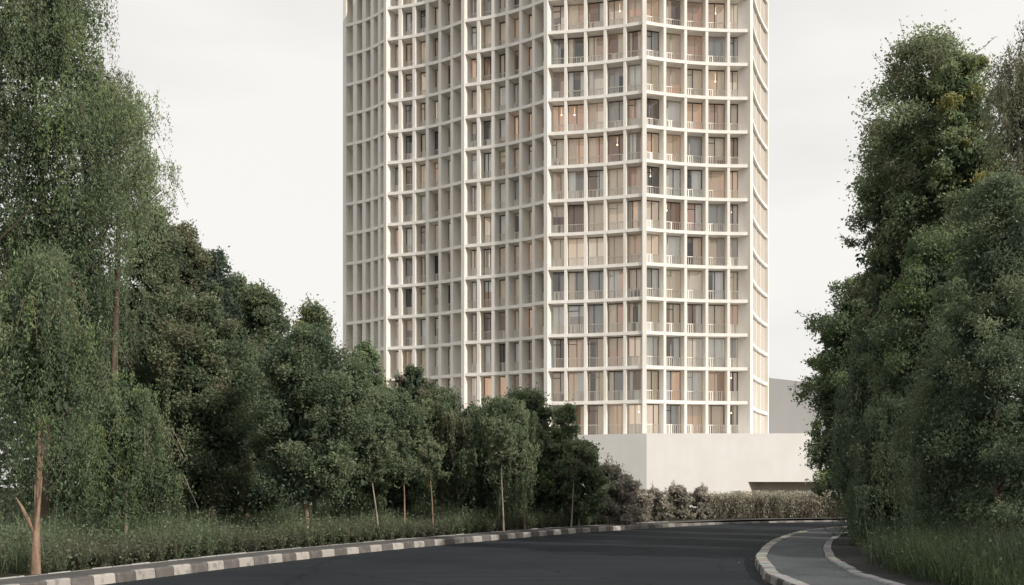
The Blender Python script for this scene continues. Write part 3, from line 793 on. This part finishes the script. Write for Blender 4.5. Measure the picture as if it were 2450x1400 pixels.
# -- ground cover (nobody could count it)
def cover(name, label, xy, n, h, pals, leafy, seed, width=0.03, flecks=0, lo=0.42, gain=1.0):
    rg = np.random.default_rng(seed)
    k = rg.integers(0, len(xy), n); p = xy[k]
    patch = np.sin(p[:, 0] * 1.7 + p[:, 1] * 0.6) + np.sin(p[:, 0] * 0.5 - p[:, 1] * 1.3 + 2) + rg.normal(0, 0.5, n)
    hh = h * (0.35 + 0.65 * rg.random(n)) * np.clip(1 + 0.20 * patch, 0.4, 1.5)
    ax = unit(np.c_[rg.normal(0, 0.28, n), rg.normal(0, 0.28, n), np.ones(n)]); sd = unit(np.cross(ax, rg.normal(size=(n, 3))))
    cen = np.c_[p, np.full(n, 0.15)] + ax * (hh / 2)[:, None]
    tone = lo + 0.14 * patch + rg.normal(0, 0.18, n)
    col = palmix(rg, pals[0], tone); m_ = (patch + rg.normal(0, 0.8, n)) > 0.6; col = np.where(m_[:, None], palmix(rg, pals[1], tone), col)
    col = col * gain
    # leaves on the stems
    nl = int(n * leafy); kk = rg.integers(0, n, nl); f = rg.random(nl) ** 0.7
    lc = np.c_[p[kk], np.full(nl, 0.15)] + ax[kk] * (hh[kk] * f)[:, None] + rg.normal(0, 0.06, (nl, 3)); lc[:, 2] = np.maximum(lc[:, 2], 0.2)
    lax, lsd = frames(rg, nl, (0, 0, 0.3), 0.6); ll = rg.uniform(0.04, 0.11, nl)
    lcol = col[kk] * rg.uniform(0.8, 1.35, nl)[:, None]
    if flecks:
        w = rg.random(nl) < flecks; lcol[w] = (0.5, 0.48, 0.44)
    me = leaf_mesh(name, np.r_[cen, lc], np.r_[ax, lax], np.r_[sd, lsd], np.r_[hh, ll], np.r_[np.full(n, width) * rg.uniform(.6, 1.4, n), ll * 0.55], np.r_[col, lcol], fold=0.1)
    return tag(link(name, me, M['leaf']), label, 'ground cover', None, 'stuff')

rg = np.random.default_rng(90)
sel = (KL[:, 1] > 12) & (KL[:, 1] < 47)
base, nrm_ = KL[sel], NL[sel]
m = 60000; k = rg.integers(0, len(base), m); o = 1.32 + np.abs(rg.random(m)) ** 1.5 * 7.5
xyL = base[k] + nrm_[k] * o[:, None] + rg.normal(0, 0.3, (m, 2)) * np.clip(o - 1.6, 0, 1)[:, None]
for cx, cy, cr in ((gx(85, 20.9), 20.6, 0.75), (gx(85, 20.9) - 0.1, 19.6, 0.8), (gx(735, 32.5), 32.1, 0.5), (gx(1195, 42), 41.5, 0.5), (gx(935, 42), 41.6, 0.4), *[(gx(q[0], q[1]), q[1] - 0.25, 0.45) for q in SAP]):
    xyL = xyL[np.hypot(xyL[:, 0] - cx, xyL[:, 1] - cy) > cr]
cover('scrub', 'rough olive and brown scrub between the left footpath and the trees', xyL, 62000, 0.80, ('olive', 'mid'), 2.4, 91, 0.014, 0.004, lo=0.22, gain=0.85)
o = 4.0 + rg.random(m) * 13
xyU = base[k] + nrm_[k] * o[:, None] + rg.normal(0, 0.4, (m, 2))
cover('undergrowth', 'dark leafy undergrowth in the shade between the left tree trunks', xyU, 26000, 1.15, ('mid', 'dark'), 3.0, 93, 0.02, 0.001, lo=0.3)
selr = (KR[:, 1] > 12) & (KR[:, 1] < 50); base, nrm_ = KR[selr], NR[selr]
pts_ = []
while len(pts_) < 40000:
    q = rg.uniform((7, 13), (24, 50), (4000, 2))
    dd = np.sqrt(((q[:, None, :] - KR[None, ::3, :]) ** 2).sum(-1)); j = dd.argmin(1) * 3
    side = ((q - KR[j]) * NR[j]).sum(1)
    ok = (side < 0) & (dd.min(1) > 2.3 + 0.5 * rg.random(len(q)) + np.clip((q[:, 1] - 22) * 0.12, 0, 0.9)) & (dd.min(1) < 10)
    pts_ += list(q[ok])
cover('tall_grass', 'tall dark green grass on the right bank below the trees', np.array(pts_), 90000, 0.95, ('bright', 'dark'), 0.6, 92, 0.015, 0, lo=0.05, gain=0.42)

rg = np.random.default_rng(97)
n = 2600; k = rg.integers(0, len(KL) - 1, n); o = -np.abs(rg.normal(0, 0.22, n)) - 0.02
far = rg.random(n) < 0.35; o = np.where(far, 0.25 + 0.8 * rg.random(n), o)
c = KL[k] + (KL[k + 1] - KL[k]) * rg.random(n)[:, None] + NL[k] * o[:, None]
c = np.c_[c, np.where(far, 0.214, 0.012)]
n2 = 900; k2 = rg.integers(0, len(KR) - 1, n2); o2 = np.where(rg.random(n2) < 0.5, np.abs(rg.normal(0, 0.2, n2)) + 0.03, -0.35 - 1.3 * rg.random(n2))
c_ = KR[k2] + NR[k2] * o2[:, None]; c = np.r_[c, np.c_[c_, np.where(o2 > 0, 0.012, 0.168)]]; n = len(c)
ax = unit(np.c_[rg.normal(size=(n, 2)), rg.normal(0, 0.08, n)]); sd = unit(np.cross(ax, np.tile((0, 0, 1.0), (n, 1)))); ln = rg.uniform(0.02, 0.075, n)
tag(link('leaf_litter', leaf_mesh('leaf_litter', c, ax, sd, ln, ln * 0.55, palmix(rg, 'brown', 0.3 + 0.5 * rg.random(n)), fold=0.05), M['leaf']), 'fallen leaves and grit scattered along the kerbs', 'leaf litter', None, 'stuff')

# -- far wood behind both tree groups, read as one mass
def wood(label, boxes, n, seed):
    rg = np.random.default_rng(seed); cs = []; per = n // len(boxes)
    for (px, d, top, rpx) in boxes:
        r = rpx / F * d; h = gz(top, d)
        dirs = unit(rg.normal(size=(per, 3))); rr = rg.random(per) ** 0.4
        cs.append(np.c_[gx(px, d) + dirs[:, 0] * rr * r, d + dirs[:, 1] * rr * r * 0.7, np.maximum(0.2, h * 0.5 + dirs[:, 2] * rr * h * 0.5)])
    c = np.concatenate(cs); m = len(c)
    ax, sd = frames(rg, m, (0, 0, -1), 0.4); ln = rg.uniform(0.25, 0.6, m)
    col = palmix(rg, 'dark', 0.15 + 0.3 * rg.random(m))
    return tag(link('woodland', leaf_mesh('woodland', c, ax, sd, ln, ln * 0.5, col), M['leaf']), label, 'woodland', None, 'stuff')
wood('dark far woodland closing the gaps behind the left trees',
     [(-450, 50, 500, 200), (-300, 50, 500, 200), (-150, 52, 500, 180), (60, 54, 520, 170), (200, 56, 640, 150), (340, 55, 700, 130), (470, 56, 780, 120), (590, 58, 830, 110), (700, 58, 870, 110), (810, 60, 920, 100), (920, 60, 985, 100), (1030, 60, 1010, 90), (1130, 60, 1020, 90), (1230, 60, 1020, 80)], 64000, 95)
wood('dark far woodland closing the gaps behind the right trees',
     [(2130, 50, 1010, 120), (2250, 48, 1000, 150), (2380, 40, 960, 170), (2500, 38, 940, 180)], 18000, 96)

# ------------------------------------------------------------------ light, sky, camera
SUN_AZ = 54.0; SUN_EL = 27.0
a, e = math.radians(SUN_AZ), math.radians(SUN_EL)
to_sun = Vector((math.sin(a) * math.cos(e), -math.cos(a) * math.cos(e), math.sin(e)))
L = bpy.data.lights.new('sun', 'SUN'); L.energy = 4.1; L.angle = math.radians(0.8); L.color = (1.0, 0.925, 0.83)
lo = bpy.data.objects.new('sun', L); COL.objects.link(lo); lo.location = to_sun * 150
lo.rotation_euler = to_sun.to_track_quat('Z', 'Y').to_euler()

W = bpy.data.worlds.new('World'); SC.world = W; W.use_nodes = True
nt = W.node_tree; bg = nt.nodes['Background']
sky = N(nt, 'ShaderNodeTexSky'); sky.sky_type = 'NISHITA'; sky.sun_disc = False
sky.sun_elevation = e; sky.sun_rotation = math.radians(180 - SUN_AZ); sky.dust_density = 4.0
tc = N(nt, 'ShaderNodeTexCoord')
mp = N(nt, 'ShaderNodeMapping'); mp.inputs['Scale'].default_value = (1.0, 1.0, 2.6); nt.links.new(tc.outputs['Generated'], mp.inputs[0])
no = N(nt, 'ShaderNodeTexNoise'); no.inputs['Scale'].default_value = 1.7; no.inputs['Detail'].default_value = 5; no.inputs['Roughness'].default_value = 0.5
nt.links.new(mp.outputs[0], no.inputs['Vector'])
cr = N(nt, 'ShaderNodeValToRGB')
cr.color_ramp.elements[0].position = 0.36; cr.color_ramp.elements[0].color = (8.0, 7.85, 7.65, 1)
cr.color_ramp.elements[1].position = 0.60; cr.color_ramp.elements[1].color = (10.0, 9.75, 9.3, 1)
nt.links.new(no.outputs['Fac'], cr.inputs[0])
mx = N(nt, 'ShaderNodeMix', data_type='RGBA'); mx.inputs[0].default_value = 0.93
nt.links.new(sky.outputs[0], mx.inputs[6]); nt.links.new(cr.outputs[0], mx.inputs[7])
nt.links.new(mx.outputs[2], bg.inputs['Color']); bg.inputs['Strength'].default_value = 0.1

cam = bpy.data.cameras.new('camera'); co = bpy.data.objects.new('camera', cam); COL.objects.link(co)
co.location = (0, 0, EYE); co.rotation_euler = (math.radians(90), 0, 0)
cam.sensor_width = 36; cam.lens = 36; cam.shift_y = (HZ - 700) / 2450.0
cam.clip_end = 6000; cam.clip_start = 0.1
SC.camera = co
SC.view_settings.view_transform = 'Standard'; SC.view_settings.look = 'None'; SC.view_settings.exposure = 0
SC.cycles.max_bounces = 6; SC.cycles.transparent_max_bounces = 8
SC.cycles.use_denoising = True
